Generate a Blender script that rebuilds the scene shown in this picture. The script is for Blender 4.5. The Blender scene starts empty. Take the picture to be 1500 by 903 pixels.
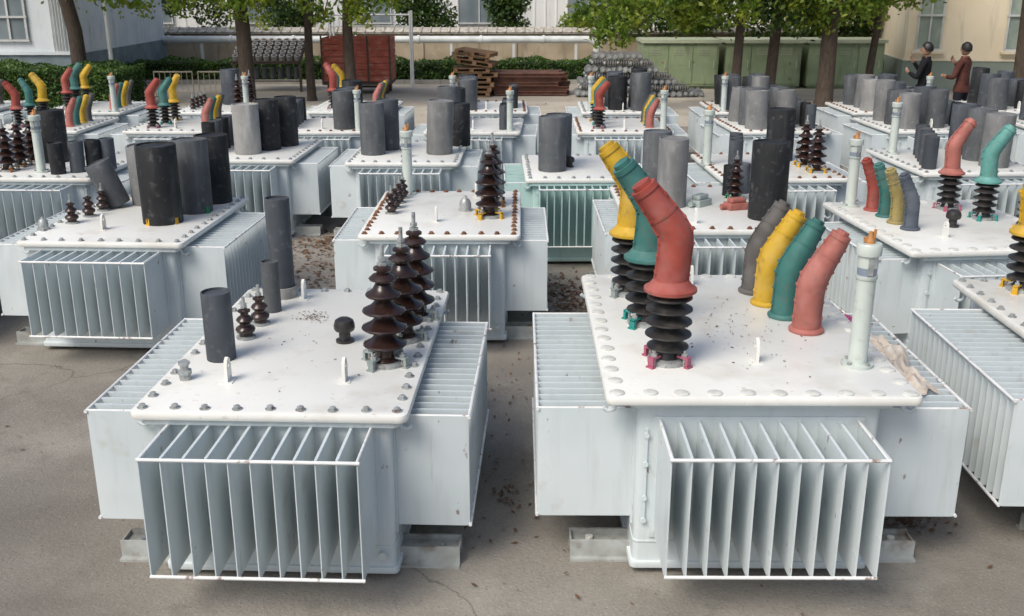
import bpy, math, random
from mathutils import Vector, Matrix
R=math.radians
rnd=random.Random(7)
scene=bpy.context.scene
COL=scene.collection

# ------------------------------------------------------------ mesh builder
class MB:
    def __init__(s): s.v=[];s.f=[];s.m=[]
    def add(s,vs,fs,mat=0):
        o=len(s.v); s.v.extend([tuple(v) for v in vs])
        for f in fs: s.f.append([i+o for i in f]); s.m.append(mat)
    def box(s,x0,x1,y0,y1,z0,z1,mat=0,M=None):
        vs=[Vector(p) for p in ((x0,y0,z0),(x1,y0,z0),(x1,y1,z0),(x0,y1,z0),(x0,y0,z1),(x1,y0,z1),(x1,y1,z1),(x0,y1,z1))]
        if M is not None: vs=[M@v for v in vs]
        s.add(vs,[(0,3,2,1),(4,5,6,7),(0,1,5,4),(1,2,6,5),(2,3,7,6),(3,0,4,7)],mat)
    def sweep(s,path,radii,seg=16,mat=0,caps=True,flat=1.0):
        path=[Vector(p) for p in path]; n=len(path); vs=[];fs=[]
        up=None
        for i,p in enumerate(path):
            t=(path[min(i+1,n-1)]-path[max(i-1,0)]).normalized()
            if up is None:
                a=Vector((0,1,0)) if abs(t.y)<.9 else Vector((1,0,0))
                u=t.cross(a).normalized()
            else:
                u=(up-t*up.dot(t)).normalized()
            up=u; w=t.cross(u)
            r=radii[i] if isinstance(radii,(list,tuple)) else radii
            for k in range(seg):
                a=2*math.pi*k/seg
                vs.append(p+u*(r*math.cos(a))+w*(r*flat*math.sin(a)))
        for i in range(n-1):
            for k in range(seg):
                a=i*seg+k;b=i*seg+(k+1)%seg
                fs.append((a,b,b+seg,a+seg))
        if caps:
            fs.append(tuple(reversed(range(seg)))); fs.append(tuple(range((n-1)*seg,n*seg)))
        s.add(vs,fs,mat)
    def cyl(s,p0,p1,r0,r1=None,seg=16,mat=0,caps=True):
        s.sweep([p0,p1],[r0,r0 if r1 is None else r1],seg,mat,caps)
    def lathe(s,prof,c=(0,0,0),seg=24,mat=0):
        vs=[];fs=[];n=len(prof)
        for r,z in prof:
            for k in range(seg):
                a=2*math.pi*k/seg
                vs.append((c[0]+r*math.cos(a),c[1]+r*math.sin(a),c[2]+z))
        for i in range(n-1):
            for k in range(seg):
                a=i*seg+k;b=i*seg+(k+1)%seg
                fs.append((a,b,b+seg,a+seg))
        fs.append(tuple(reversed(range(seg)))); fs.append(tuple(range((n-1)*seg,n*seg)))
        s.add(vs,fs,mat)
    def rslab(s,w,d,r,z0,z1,bev=0,cx=0,cy=0,mat=0,seg=5):
        def outline(ins,z):
            L=[]
            rr=max(r-ins,.001)
            for (sx,sy,a0) in ((1,1,0),(-1,1,90),(-1,-1,180),(1,-1,270)):
                for k in range(seg+1):
                    a=R(a0+90*k/seg)
                    L.append((cx+sx*(w/2-r)+rr*math.cos(a),cy+sy*(d/2-r)+rr*math.sin(a),z))
            return L
        if bev>0:
            loops=[outline(bev,z0),outline(bev*.3,z0+bev*.3),outline(0,z0+bev),outline(0,z1-bev),outline(bev*.3,z1-bev*.3),outline(bev,z1)]
        else: loops=[outline(0,z0),outline(0,z1)]
        n=len(loops[0]);vs=[v for L in loops for v in L];fs=[]
        for i in range(len(loops)-1):
            for k in range(n):
                a=i*n+k;b=i*n+(k+1)%n
                fs.append((a,b,b+n,a+n))
        fs.append(tuple(reversed(range(n)))); fs.append(tuple(range((len(loops)-1)*n,len(loops)*n)))
        s.add(vs,fs,mat)
    def sphere(s,c,rx,ry=None,rz=None,mat=0,nu=14,nv=9):
        ry=rx if ry is None else ry; rz=rx if rz is None else rz
        vs=[];fs=[]
        for i in range(nv+1):
            p=math.pi*i/nv
            sp=max(math.sin(p),.02)
            for k in range(nu):
                a=2*math.pi*k/nu
                vs.append((c[0]+rx*sp*math.cos(a),c[1]+ry*sp*math.sin(a),c[2]-rz*math.cos(p)))
        for i in range(nv):
            for k in range(nu):
                a=i*nu+k;b=i*nu+(k+1)%nu
                fs.append((a,b,b+nu,a+nu))
        fs.append(tuple(reversed(range(nu)))); fs.append(tuple(range(nv*nu,(nv+1)*nu)))
        s.add(vs,fs,mat)
    def leaf(s,p,size,mat=0,r=rnd,aspect=.55,flatten=0):
        d=Vector((r.gauss(0,1),r.gauss(0,1),r.gauss(0,1)*(1-flatten))).normalized()
        n=Vector((r.gauss(0,1),r.gauss(0,1),r.gauss(0,1)+flatten*9)).normalized()
        w=d.cross(n).normalized()*size*aspect*.5
        p=Vector(p); d=d*size*.5
        s.add([p-d,p+w,p+d,p-w],[(0,1,2,3)],mat)
    def mesh(s,name,mats,angle=38,smooth=True):
        me=bpy.data.meshes.new(name)
        me.from_pydata(s.v,[],s.f)
        for m in mats: me.materials.append(m)
        me.polygons.foreach_set("material_index",s.m)
        if smooth:
            me.polygons.foreach_set("use_smooth",[True]*len(s.f))
            me.set_sharp_from_angle(angle=R(angle))
        me.update()
        return me
def put(name,me,loc=(0,0,0),rz=0,parent=None,rot=None,scale=None):
    o=bpy.data.objects.new(name,me); COL.objects.link(o)
    o.location=loc; o.rotation_euler=rot if rot else (0,0,rz)
    if scale: o.scale=scale
    if parent: o.parent=parent
    return o
def empty(name,loc=(0,0,0),rz=0):
    o=bpy.data.objects.new(name,None); COL.objects.link(o); o.location=loc; o.rotation_euler=(0,0,rz); o.empty_display_size=.3
    return o

# ------------------------------------------------------------ materials
def proc(name,c1,c2=None,scale=3,lo=.35,hi=.65,rough=.5,metal=0,layers=(),bump=0,bscale=60,var=0,stretch=(1,1,1),rvar=.12,trans=0,obj=False,spec=.5):
    m=bpy.data.materials.new(name); m.use_nodes=True; nt=m.node_tree; N=nt.nodes; L=nt.links
    b=N["Principled BSDF"]; b.inputs["Metallic"].default_value=metal
    b.inputs["Specular IOR Level"].default_value=spec
    if obj: src=N.new("ShaderNodeTexCoord").outputs["Object"]
    else: src=N.new("ShaderNodeNewGeometry").outputs["Position"]
    def noise(sc,det,st,seed=0):
        mp=N.new("ShaderNodeMapping"); mp.inputs["Scale"].default_value=st; mp.inputs["Location"].default_value=(seed,seed*.7,seed*.3)
        L.new(src,mp.inputs["Vector"])
        n=N.new("ShaderNodeTexNoise"); n.inputs["Scale"].default_value=sc; n.inputs["Detail"].default_value=det; n.inputs["Roughness"].default_value=.6
        L.new(mp.outputs[0],n.inputs["Vector"]); return n.outputs["Fac"]
    def mr(x,a,bb,c=0,d=1):
        k=N.new("ShaderNodeMapRange"); k.inputs[1].default_value=a;k.inputs[2].default_value=bb;k.inputs[3].default_value=c;k.inputs[4].default_value=d
        L.new(x,k.inputs[0]); return k.outputs[0]
    def mix(f,a,bb):
        k=N.new("ShaderNodeMix"); k.data_type='RGBA'
        L.new(f,k.inputs[0])
        for s_,q in ((6,a),(7,bb)):
            if isinstance(q,tuple): k.inputs[s_].default_value=(*q,1)
            else: L.new(q,k.inputs[s_])
        return k.outputs[2]
    if c2 is None: c2=tuple(x*.8 for x in c1)
    n0=noise(scale,2,stretch)
    col=mix(mr(n0,lo,hi),c1,c2)
    for i,(lc,ls,la,lb,lst,amt) in enumerate(layers):
        col=mix(mr(noise(ls,3,lst,seed=3.7*(i+1)),la,lb,0,amt),col,lc)
    if var:
        oi=N.new("ShaderNodeObjectInfo")
        vm=N.new("ShaderNodeVectorMath"); vm.operation='SCALE'
        L.new(col,vm.inputs[0]); L.new(mr(oi.outputs["Random"],0,1,1-var,1),vm.inputs["Scale"]); col=vm.outputs[0]
    L.new(col,b.inputs["Base Color"])
    L.new(mr(n0,.3,.7,max(rough-rvar,.05),min(rough+rvar,1)),b.inputs["Roughness"])
    if bump:
        bp=N.new("ShaderNodeBump"); bp.inputs["Strength"].default_value=bump; bp.inputs["Distance"].default_value=.01
        L.new(noise(bscale,1,(1,1,1),9),bp.inputs["Height"]); L.new(bp.outputs[0],b.inputs["Normal"])
    if trans:
        t=N.new("ShaderNodeBsdfTranslucent"); L.new(col,t.inputs["Color"])
        ms=N.new("ShaderNodeMixShader"); ms.inputs[0].default_value=trans
        L.new(b.outputs[0],ms.inputs[1]); L.new(t.outputs[0],ms.inputs[2]); L.new(ms.outputs[0],N["Material Output"].inputs["Surface"])
    return m

RUST=(.16,.06,.025)
paint=proc("pale_blue_grey_paint",(.62,.685,.705),(.55,.62,.64),2.2,rough=.38,var=.06,
   layers=[((.42,.46,.45),2.3,.52,.76,(6,6,.7),.42),((.38,.33,.24),4,.64,.76,(1,1,1),.4),((.26,.13,.06),2.6,.69,.76,(6,6,.5),.55),(RUST,14,.70,.74,(1,1,.6),.7)])
paint_teal=proc("pale_teal_paint",(.45,.62,.595),(.39,.56,.54),2.2,rough=.4,
   layers=[((.30,.39,.36),2.5,.54,.75,(6,6,.7),.45)])
paint_lid=proc("lid_paint_weathered",(.77,.78,.74),(.69,.70,.665),1.6,rough=.42,var=.04,
   layers=[((.54,.50,.42),2.8,.54,.72,(1,1,1),.5),((.42,.35,.25),20,.64,.74,(1,1,1),.45),((.22,.14,.08),48,.69,.74,(1,1,1),.65)],bump=.10,bscale=9)
paint_edge=proc("fin_bar_paint",(.76,.78,.775),(.66,.685,.68),8,rough=.4,layers=[(RUST,13,.60,.67,(1,1,1),.75)])
bolt_grey=proc("galvanised_bolt",(.42,.45,.45),(.28,.30,.30),30,rough=.4,metal=.3,layers=[(RUST,25,.60,.68,(1,1,1),.7)])
bolt_pale=proc("painted_bolt",(.64,.66,.62),(.52,.53,.49),30,rough=.45)
bolt_rust=proc("rusty_bolt",(.24,.11,.05),(.12,.06,.04),30,rough=.8)
steel=proc("skid_steel",(.42,.45,.44),(.31,.32,.30),8,rough=.6,layers=[((.14,.10,.07),7,.54,.70,(1,1,1),.65)])
porc=proc("brown_porcelain",(.020,.011,.009),(.032,.016,.013),6,rough=.2,layers=[((.11,.09,.075),14,.56,.8,(1,1,1),.45)],rvar=.06)
blackrub=proc("black_bushing_rubber",(.016,.016,.017),(.035,.033,.031),8,rough=.4,layers=[((.14,.12,.10),12,.54,.78,(1,1,1),.45)])
def boot_mat(n,c):
    return proc(n,c,tuple(x*.78 for x in c),7,rough=.6,spec=.35,layers=[(tuple(min(x*.9+.10,1) for x in c),4,.50,.74,(1,1,1),.6),((.14,.11,.08),18,.58,.74,(1,1,1),.55)],bump=.25,bscale=22)
B_red=boot_mat("boot_red",(.34,.070,.052)); B_pink=boot_mat("boot_faded_red",(.40,.14,.115)); B_teal=boot_mat("boot_teal",(.045,.165,.15))
B_yel=boot_mat("boot_yellow",(.56,.355,.03)); B_gry=boot_mat("boot_grey",(.10,.095,.09)); B_tan=boot_mat("boot_olive",(.32,.26,.10)); B_navy=boot_mat("boot_slate",(.09,.11,.14)); B_ltteal=boot_mat("boot_light_teal",(.11,.31,.28))
C_pink=proc("clamp_pink",(.38,.10,.16),rough=.5); C_teal=proc("clamp_teal",(.02,.27,.24),rough=.5); C_yel=proc("clamp_yellow",(.62,.36,.02),rough=.5); C_grey=proc("clamp_steel",(.36,.42,.41),rough=.4,metal=.3); C_brown=proc("clamp_rust",(.3,.13,.04),rough=.6); C_green=proc("clamp_green",(.02,.26,.1),rough=.5)
def tubem(n,c,r=.65):
    return proc(n,c,tuple(x*.78 for x in c),4,rough=r,var=.28,spec=.35,layers=[(tuple(x*1.5+.05 for x in c),3,.50,.72,(3,3,.6),.5),(tuple(x+.12 for x in c),16,.58,.72,(1,1,1),.5)])
T_slate=tubem("sleeve_slate",(.074,.086,.103)); T_black=tubem("sleeve_black",(.020,.022,.025)); T_grey=tubem("sleeve_grey",(.23,.235,.235)); T_mid=tubem("sleeve_mid_grey",(.11,.12,.13)); T_lt=tubem("sleeve_light",(.34,.34,.33))
paper=proc("gauge_band",(.22,.27,.34),rough=.3); orange=proc("orange_plastic",(.50,.23,.08),rough=.6)
white=proc("post_paint",(.52,.58,.545),(.45,.51,.475),5,rough=.4,layers=[((.3,.3,.26),14,.58,.72,(1,1,1),.5)])

# ------------------------------------------------------------ transformer body
cache={}
def body_mesh(P):
    key=tuple(sorted((k,str(v)) for k,v in P.items()))
    if key in cache: return cache[key]
    tw,td,lw,ld,lz=P['tw'],P['td'],P['lw'],P['ld'],P['lz']
    z0,z1=P.get('z0',.235),P.get('z1',.825)
    m=MB(); yf=-td/2
    zt=lz-.045
    m.rslab(tw,td,.03,.05,zt-.03,0,mat=0)
    m.rslab(tw+.09,td+.09,.03,zt-.03,zt-.002,.004,mat=0)
    m.rslab(tw+.03,td+.03,.03,.035,.07,.004,mat=0)
    for yy in (yf+.2,-yf-.2):
        L=tw/2+.30
        m.box(-L,L,yy-.055,yy+.055,.060,.072,4)
        m.box(-L,L,yy-.067,yy-.055,.0,.10,4)
        m.box(-L,L,yy+.055,yy+.067,.0,.10,4)
        m.box(-L,L,yy-.10,yy-.067,.0,.012,4); m.box(-L,L,yy+.067,yy+.10,.0,.012,4)
        for sx in (-1,1):
            m.cyl((sx*(L-.1),yy,.072),(sx*(L-.1),yy,.09),.02,seg=10,mat=2)
            m.box(sx*(L-.004)-.004,sx*(L-.004)+.004,yy-.055,yy+.055,.072,.095,4)
    def fin(px,py,dx,dy,L,za,zb,t=.013):
        wx,wy=-dy,dx
        pr=[(0,-t/2),(L-.022,-t/2),(L,-.0025),(L,.0025),(L-.022,t/2),(0,t/2)]
        vs=[(px+dx*a+wx*b,py+dy*a+wy*b,z) for z in (za,zb) for a,b in pr]
        fs=[(i,(i+1)%6,(i+1)%6+6,i+6) for i in range(6)]+[(5,4,3,2,1,0),(6,7,8,9,10,11)]
        m.add(vs,fs,0)
    def bar(a,b,r=.0085): m.cyl(a,b,r,seg=8,mat=3)
    for sgn,L in ((-1,P['ff']),(1,P.get('fb',.25))):
        n=P['nf'];w=P['fw'];cx=P.get('fx',0)
        y=sgn*td/2
        for i in range(n):
            x=cx-w/2+w*i/(n-1)
            j=math.sin(i*12.9898+w*78.2)*.005
            fin(x+j,y-sgn*.002,j*.9/max(L,.1),sgn,L,z0,z1)
        for z in (z0+.006,z1-.004):
            bar((cx-w/2-.012,y+sgn*L,z),(cx+w/2+.012,y+sgn*L,z))
        for x in (cx-w/2,cx+w/2):
            bar((x,y,z1),(x,y+sgn*L,z1),.007)
        m.box(cx-w/2-.03,cx+w/2+.03,y+sgn*.004-.004,y+sgn*.004+.004,z0-.03,z1+.02,0)
    for sgn,L in ((-1,P['sf']),(1,P.get('sfr',P['sf']))):
        if L<=0: continue
        n=P['ns']; a=yf+P['s0']; b=yf+P['s1']
        x=sgn*tw/2
        for i in range(n):
            y=a+(b-a)*i/(n-1)
            fin(x-sgn*.002,y,sgn,0,L,z0+.02,z1+.01)
        for z in (z0+.026,z1+.006):
            bar((x+sgn*L,a-.012,z),(x+sgn*L,b+.012,z))
        for y in (a,b): bar((x,y,z1+.01),(x+sgn*L,y,z1+.01),.006)
        m.box(x+sgn*.004-.004,x+sgn*.004+.004,a-.03,b+.03,z0-.01,z1+.03,0)
    m.box(-tw/2+.035,-tw/2+.05,yf-.012,yf,.28,.78,0)
    for z in (.3,.42,.6,.75): m.cyl((-tw/2+.0425,yf-.012,z),(-tw/2+.0425,yf-.02,z),.014,seg=8,mat=0)
    m.cyl((tw/2-.06,yf,.14),(tw/2-.06,yf-.03,.14),.02,seg=10,mat=0)
    m.rslab(tw+.008,td+.008,.03,.175,.183,0,mat=0)
    m.rslab(lw,ld,.045,zt,lz,.014,mat=1)
    for sx in (-1,1):
        for sy in (-1,1):
            x=sx*(lw/2-.03);y=sy*(ld/2-.12)
            m.sweep([(x-sx*.03,y,zt-.002),(x-sx*.03,y,zt-.035),(x-sx*.015,y,zt-.065),(x+sx*.012,y,zt-.072),(x+sx*.035,y,zt-.055)],.012,8,0)
    bt=P.get('bolt','hex'); sp=P.get('bsp',.15); ins=.052
    pts=[]
    nx=int(round((lw-2*ins)/sp)); ny=int(round((ld-2*ins)/sp))
    for i in range(nx+1):
        x=-lw/2+ins+(lw-2*ins)*i/nx
        pts+=[(x,-ld/2+ins),(x,ld/2-ins)]
    for i in range(1,ny):
        y=-ld/2+ins+(ld-2*ins)*i/ny
        pts+=[(-lw/2+ins,y),(lw/2-ins,y)]
    for i,(x,y) in enumerate(pts):
        x+=math.sin(i*7.3)*.004;y+=math.sin(i*4.1)*.004
        if bt=='flat':
            m.lathe([(.036,-.002),(.036,.005),(.030,.008),(.014,.010)],(x,y,lz),seg=14,mat=2)
        else:
            m.lathe([(.025,-.002),(.025,.004)],(x,y,lz),seg=12,mat=2)
            m.lathe([(.0165,.003),(.0165,.017),(.010,.021)],(x,y,lz),seg=6,mat=2)
    mats=[P.get('paint',paint),P.get('lidm',paint_lid),{'hex':bolt_grey,'flat':bolt_pale,'rust':bolt_rust}[bt],paint_edge,steel]
    me=m.mesh("transformer_tank",mats)
    cache[key]=me
    return me

# ------------------------------------------------------------ accessories
acc={}
def A(key,fn):
    if key not in acc: acc[key]=fn()
    return acc[key]
def sheds(zs,rs,core):
    prof=[(core*1.25,0),(core*1.25,.02)]
    for z,r in zip(zs,rs):
        prof+=[(core,z-.030),(core*1.1,z-.018),(r*.92,z-.013),(r,z-.007),(r*.985,z),(r*.72,z+.012),(core*1.12,z+.024)]
    return prof
def hv_porcelain(clamp):
    m=MB()
    m.lathe([(.10,0),(.10,.018),(.085,.025)],seg=24,mat=1)
    p=[(.075,0),(.075,.03),(.055,.05),(.052,.09)]
    for z,r,cc in ((.125,.114,.050),(.215,.118,.047),(.305,.112,.044),(.39,.092,.040)):
        p+=[(cc,z-.028),(r*.55,z-.022),(r*.93,z-.022),(r,z-.014),(r*.97,z-.006),(r*.62,z+.014),(cc*1.15,z+.034),(cc,z+.045)]
    p+=[(.036,.440),(.036,.448),(.068,.455),(.072,.463),(.052,.482),(.030,.492),(.030,.500),(.046,.507),(.046,.520),(.028,.53)]
    m.lathe(p,seg=28,mat=0)
    m.cyl((0,0,.52),(0,0,.635),.011,seg=10,mat=2)
    m.lathe([(.028,.525),(.028,.545)],seg=6,mat=2); m.lathe([(.022,.555),(.022,.572)],seg=6,mat=2)
    clamps(m,.105)
    return m.mesh("hv_bushing",[porc,bolt_grey,bolt_grey,clamp])
def clamps(m,r,n=4,mat=3):
    for k in range(n):
        a=2*math.pi*(k+.5)/n
        Mx=Matrix.Rotation(a,4,'Z')
        m.box(r-.035,r+.030,-.016,.016,.045,.056,mat,Mx)
        m.box(r+.016,r+.030,-.016,.016,.0,.05,mat,Mx)
        m.box(r+.012,r+.038,-.021,.021,.0,.010,mat,Mx)
        c=Mx@Vector((r,0,0))
        m.cyl((c.x,c.y,.0),(c.x,c.y,.085),.008,seg=8,mat=2)
        m.lathe([(.016,.056),(.016,.072)],(c.x,c.y,0),seg=6,mat=2)
def boot(m,path,rad,mat,rivets=True,ex=.009):
    P=[Vector(p) for p in path]
    m.sweep(P,rad,20,mat)
    n=len(P);vs=[];fs=[]
    for i,p in enumerate(P):
        t=(P[min(i+1,n-1)]-P[max(i-1,0)]).normalized(); w=Vector((t.z,0,-t.x))
        for sg in (-1,1):
            for y in (-.005,.005):
                vs.append(p+w*sg*(rad[i]+ex)+Vector((0,y,0)))
            if rivets and 0<i<n-1:
                q=p+w*sg*(rad[i]+.002)
                m.cyl((q.x,-.013,q.z),(q.x,.013,q.z),.010,seg=8,mat=mat)
    for i in range(n-1):
        a=i*4;b=a+4
        fs+=[(a,a+2,b+2,b),(a+1,b+1,b+3,a+3),(a,b,b+1,a+1),(a+2,a+3,b+3,b+2)]
    m.add(vs,fs,mat)
def hv_boot(col,clamp,core=.058):
    m=MB()
    m.lathe([(.10,0),(.10,.02),(.08,.03)],seg=24,mat=1)
    m.lathe(sheds([.09,.155,.22,.285,.345],[.105,.116,.116,.116,.112],core)+[(.07,.375),(.07,.39)],seg=28,mat=0)
    m.lathe([(.122,.368),(.130,.374),(.130,.388),(.112,.396),(.098,.415),(.086,.43)],seg=26,mat=4)
    path=[(0,0,.40),(.004,0,.46),(.010,0,.54),(.016,0,.615),(.012,0,.655),(-.014,0,.70),(-.054,0,.755),(-.097,0,.812),(-.14,0,.868)]
    rad=[.080,.077,.076,.078,.079,.075,.069,.064,.058]
    boot(m,path,rad,4)
    e=Vector(path[-1]);d=(e-Vector(path[-2])).normalized()
    m.cyl(e-d*.008,e+d*.022,.066,seg=18,mat=4); m.cyl(e+d*.022,e+d*.045,.048,seg=14,mat=4)
    e=Vector(path[6]);d=(Vector(path[7])-Vector(path[5])).normalized()
    m.cyl(e-d*.008,e+d*.008,.073,seg=20,mat=4)
    clamps(m,.105)
    return m.mesh("hv_bushing_with_boot",[blackrub,bolt_grey,bolt_grey,clamp,col],30)
def lv_boot(col):
    m=MB()
    m.lathe([(.090,0),(.095,.005),(.095,.016),(.082,.028)],seg=24,mat=0)
    path=[(0,0,.01),(0,0,.08),(.002,0,.17),(.006,0,.255),(.018,0,.30),(.048,0,.365),(.080,0,.428),(.108,0,.48),(.132,0,.53)]
    rad=[.074,.070,.069,.071,.071,.065,.059,.054,.049]
    boot(m,path,rad,0,ex=.007)
    e=Vector(path[-1]);d=(e-Vector(path[-2])).normalized()
    m.cyl(e-d*.012,e+d*.015,.056,seg=16,mat=0)
    m.cyl(e+d*.015,e+d*.035,.036,seg=12,mat=0)
    e=Vector(path[6]);d=(Vector(path[7])-Vector(path[5])).normalized()
    m.cyl(e-d*.006,e+d*.006,.063,seg=18,mat=0)
    return m.mesh("lv_boot",[col],30)
def lv_small():
    m=MB()
    m.lathe([(.055,0),(.055,.012),(.04,.016)],seg=16,mat=1)
    m.lathe([(.036,.01),(.036,.03),(.05,.04),(.055,.055),(.05,.065),(.03,.078),(.03,.09),(.042,.098),(.048,.11),(.04,.122),(.022,.135),(.022,.15),(.034,.155),(.034,.165),(.015,.172)],seg=18,mat=0)
    m.cyl((0,0,.17),(0,0,.24),.009,seg=8,mat=2); m.lathe([(.018,.178),(.018,.192)],seg=6,mat=2)
    return m.mesh("lv_bushing",[porc,bolt_grey,bolt_grey])
def tube(r,h,mat):
    def f():
        m=MB()
        m.lathe([(r*.98,0),(r,.006),(r,h-.006),(r*.985,h),(r*.90,h+.001),(r*.89,h-.012),(.002,h-.013)],seg=30,mat=0)
        return m.mesh("bushing_sleeve",[mat])
    return A(('tube',round(r,3),round(h,3),mat.name),f)
def post(h=.62):
    def f():
        m=MB()
        m.lathe([(.078,0),(.078,.016),(.05,.018),(.046,.03),(.046,h*.70)],seg=22,mat=0)
        for k in range(4):
            a=k*math.pi/2+.6
            m.lathe([(.012,.014),(.012,.028)],(.062*math.cos(a),.062*math.sin(a),0),seg=6,mat=2)
        m.lathe([(.050,h*.70),(.052,h*.705),(.052,h*.73)],seg=22,mat=0)
        m.lathe([(.046,h*.73),(.046,h*.79)],seg=22,mat=1)
        m.lathe([(.047,h*.79),(.047,h*.88),(.058,h*.885),(.060,h*.90),(.060,h*.965),(.055,h*.975)],seg=22,mat=0)
        m.box(-.012,.012,-.053,-.045,h*.74,h*.87,2)
        m.lathe([(.022,h*.97),(.024,h*.985),(.020,h*1.0),(.012,h+.02),(.010,h+.04)],seg=10,mat=3)
        m.box(-.03,.004,-.008,.010,h*.985,h+.012,3)
        m.cyl((.012,0,h*.97),(.022,.004,h+.05),.008,seg=6,mat=3)
        return m.mesh("oil_gauge_post",[white,paper,bolt_grey,orange])
    return A(('post',h),f)
def lug():
    m=MB()
    vs=[];o=[(-.035,0),(.035,0),(.035,.08),(.022,.115),(0,.128),(-.022,.115),(-.035,.08)]
    h=[(0.014*math.cos(a),.085+.014*math.sin(a)) for a in [2*math.pi*k/7-math.pi/2-.45 for k in range(7)]]
    for x in (-.008,.008):
        vs+=[(x,p[0],p[1]) for p in o]
        vs+=[(x,p[0],p[1]) for p in h]
    fs=[]
    for k in range(7):
        j=(k+1)%7
        fs+=[(k,j,7+j,7+k),(14+k,21+k,21+j,14+j),(k,14+k,14+j,j),(7+k,7+j,21+j,21+k)]
    m.add(vs,fs,0)
    m.box(-.03,.03,-.045,.045,-.001,.006,0)
    return m.mesh("lifting_lug",[paint_lid])
def knob():
    m=MB()
    m.lathe([(.05,0),(.05,.015),(.032,.02),(.032,.06),(.052,.068),(.058,.08),(.058,.10),(.05,.125),(.03,.138),(.005,.142)],seg=20,mat=0)
    return m.mesh("breather_cap",[blackrub])
def bell():
    m=MB()
    m.lathe([(.06,0),(.06,.012),(.052,.014),(.05,.07),(.035,.10),(.015,.115),(.012,.13)],seg=18,mat=0)
    return m.mesh("relief_valve",[bolt_grey])
def valve():
    m=MB()
    m.lathe([(.03,0),(.03,.03),(.036,.032),(.036,.05),(.022,.055),(.022,.08),(.03,.082),(.03,.095)],seg=8,mat=0)
    return m.mesh("filler_valve",[bolt_grey])
def tapbox(mat):
    def f():
        m=MB()
        m.rslab(.20,.13,.02,0,.06,.006,mat=0); m.rslab(.15,.09,.02,.06,.10,.01,mat=0)
        m.cyl((-.10,0,.03),(-.15,0,.03),.025,seg=10); m.cyl((.10,0,.03),(.14,0,.03),.02,seg=10)
        return m.mesh("terminal_box",[mat])
    return A(('tap',mat.name),f)
def ring(c):
    def f():
        m=MB();clamps(m,.13);return m.mesh("clamps",[c,c,bolt_grey,c])
    return A(('ring',c.name),f)

class Tr:
    def __init__(s,cx,yfront,rot=0,**P):
        D=dict(tw=1.12,td=1.86,lw=1.30,ld=2.0,lz=.90,ff=.40,fb=.25,fw=.95,nf=11,sf=.37,ns=19,s0=.09,s1=1.45); D.update(P)
        s.P=D; s.lz=D['lz']
        a=R(rot)
        c=Vector((cx,yfront+D['ld']/2,0))
        s.e=empty("distribution_transformer",c,a)
        s.inv=Matrix.Rotation(-a,4,'Z'); s.c=c
        put("tank",body_mesh(D),parent=s.e)
    def at(s,name,me,x,y,rz=0,tilt=0,local=False,dz=0,tdir=0,sc=1):
        p=Vector((x,y,0)) if local else s.inv@(Vector((x,y,0))-s.c)
        M_=Matrix.Rotation(tdir,4,'Z')@Matrix.Rotation(tilt,4,'X')@Matrix.Rotation(-tdir+rz,4,'Z')
        o=put(name,me,(p.x,p.y,s.lz-.001+dz),parent=s.e,rot=M_.to_euler(),scale=(sc,sc,sc))
        return o

HVP=lambda c:A(('hvp',c.name),lambda:hv_porcelain(c))
HVB=lambda c,k:A(('hvb',c.name,k.name),lambda:hv_boot(c,k))
LVB=lambda c:A(('lvb',c.name),lambda:lv_boot(c))
LV=lambda:A('lv',lv_small)
LUG=lambda:A('lug',lug)
KN=lambda:A('knob',knob)
PI=math.pi

# ---- front left
t=Tr(-1.09,4.33,-2.2,ff=.40,sf=.36,s0=.09,s1=1.47)
t.at("sleeve",tube(.076,.37,T_slate),-1.53,5.06,tilt=.02)
t.at("sleeve",tube(.052,.31,T_mid),-1.44,5.87)
t.at("sleeve",tube(.075,.63,T_slate),-1.44,6.17)
t.at("sleeve_collar",tube(.088,.07,T_lt),-1.44,6.17)
t.at("lv_bushing",LV(),-1.48,5.38); t.at("lv_bushing",LV(),-1.455,5.62,tilt=.03)
t.at("breather_cap",KN(),-.92,5.32)
for x,y in ((-.655,4.98),(-.60,5.36),(-.565,5.74)): t.at("hv_bushing",HVP(C_grey),x,y,rnd.random(),tilt=rnd.uniform(-.012,.012))
t.at("lifting_lug",LUG(),-1.41,4.74); t.at("lifting_lug",LUG(),-.83,4.74); t.at("lifting_lug",LUG(),-1.30,6.12)
t.at("filler_valve",A('valve',valve),-1.63,4.76)
# ---- front right
t=Tr(1.17,4.33,-.4,lw=1.46,ld=2.06,lz=.98,tw=1.14,td=1.86,ff=.42,sf=.47,fw=.93,s0=.12,s1=1.58,bolt='flat',bsp=.155)
t.at("hv_bushing_red",HVB(B_red,C_pink),.775,4.80)
t.at("hv_bushing_teal",HVB(B_teal,C_teal),.74,5.40,.1)
t.at("hv_bushing_yellow",HVB(B_yel,C_grey),.71,5.96,-.1)
for c,x,y in ((B_pink,1.60,5.27),(B_teal,1.545,5.52),(B_yel,1.50,5.76),(B_gry,1.48,6.0)): t.at("lv_boot",LVB(c),x,y,rnd.uniform(-.12,.12))
t.at("oil_gauge_post",post(.64),1.71,4.75)
t.at("lifting_lug",LUG(),1.22,4.8); t.at("lifting_lug",LUG(),1.12,6.15)
# ---- far right, front row
t=Tr(3.60,4.45,-1.5,lw=1.4,ld=2.1,tw=1.14,sf=.54,sfr=.3,s0=.05,s1=1.50,ns=20)
t.at("hv_bushing_yellow",HVB(B_yel,C_yel),3.28,6.3,PI)
t.at("hv_bushing_teal",HVB(B_teal,C_teal),3.33,5.7,PI)
t.at("hv_bushing_red",HVB(B_red,C_pink),3.33,5.1,PI)
t.at("oil_gauge_post",post(.64),4.1,4.9)
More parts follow.
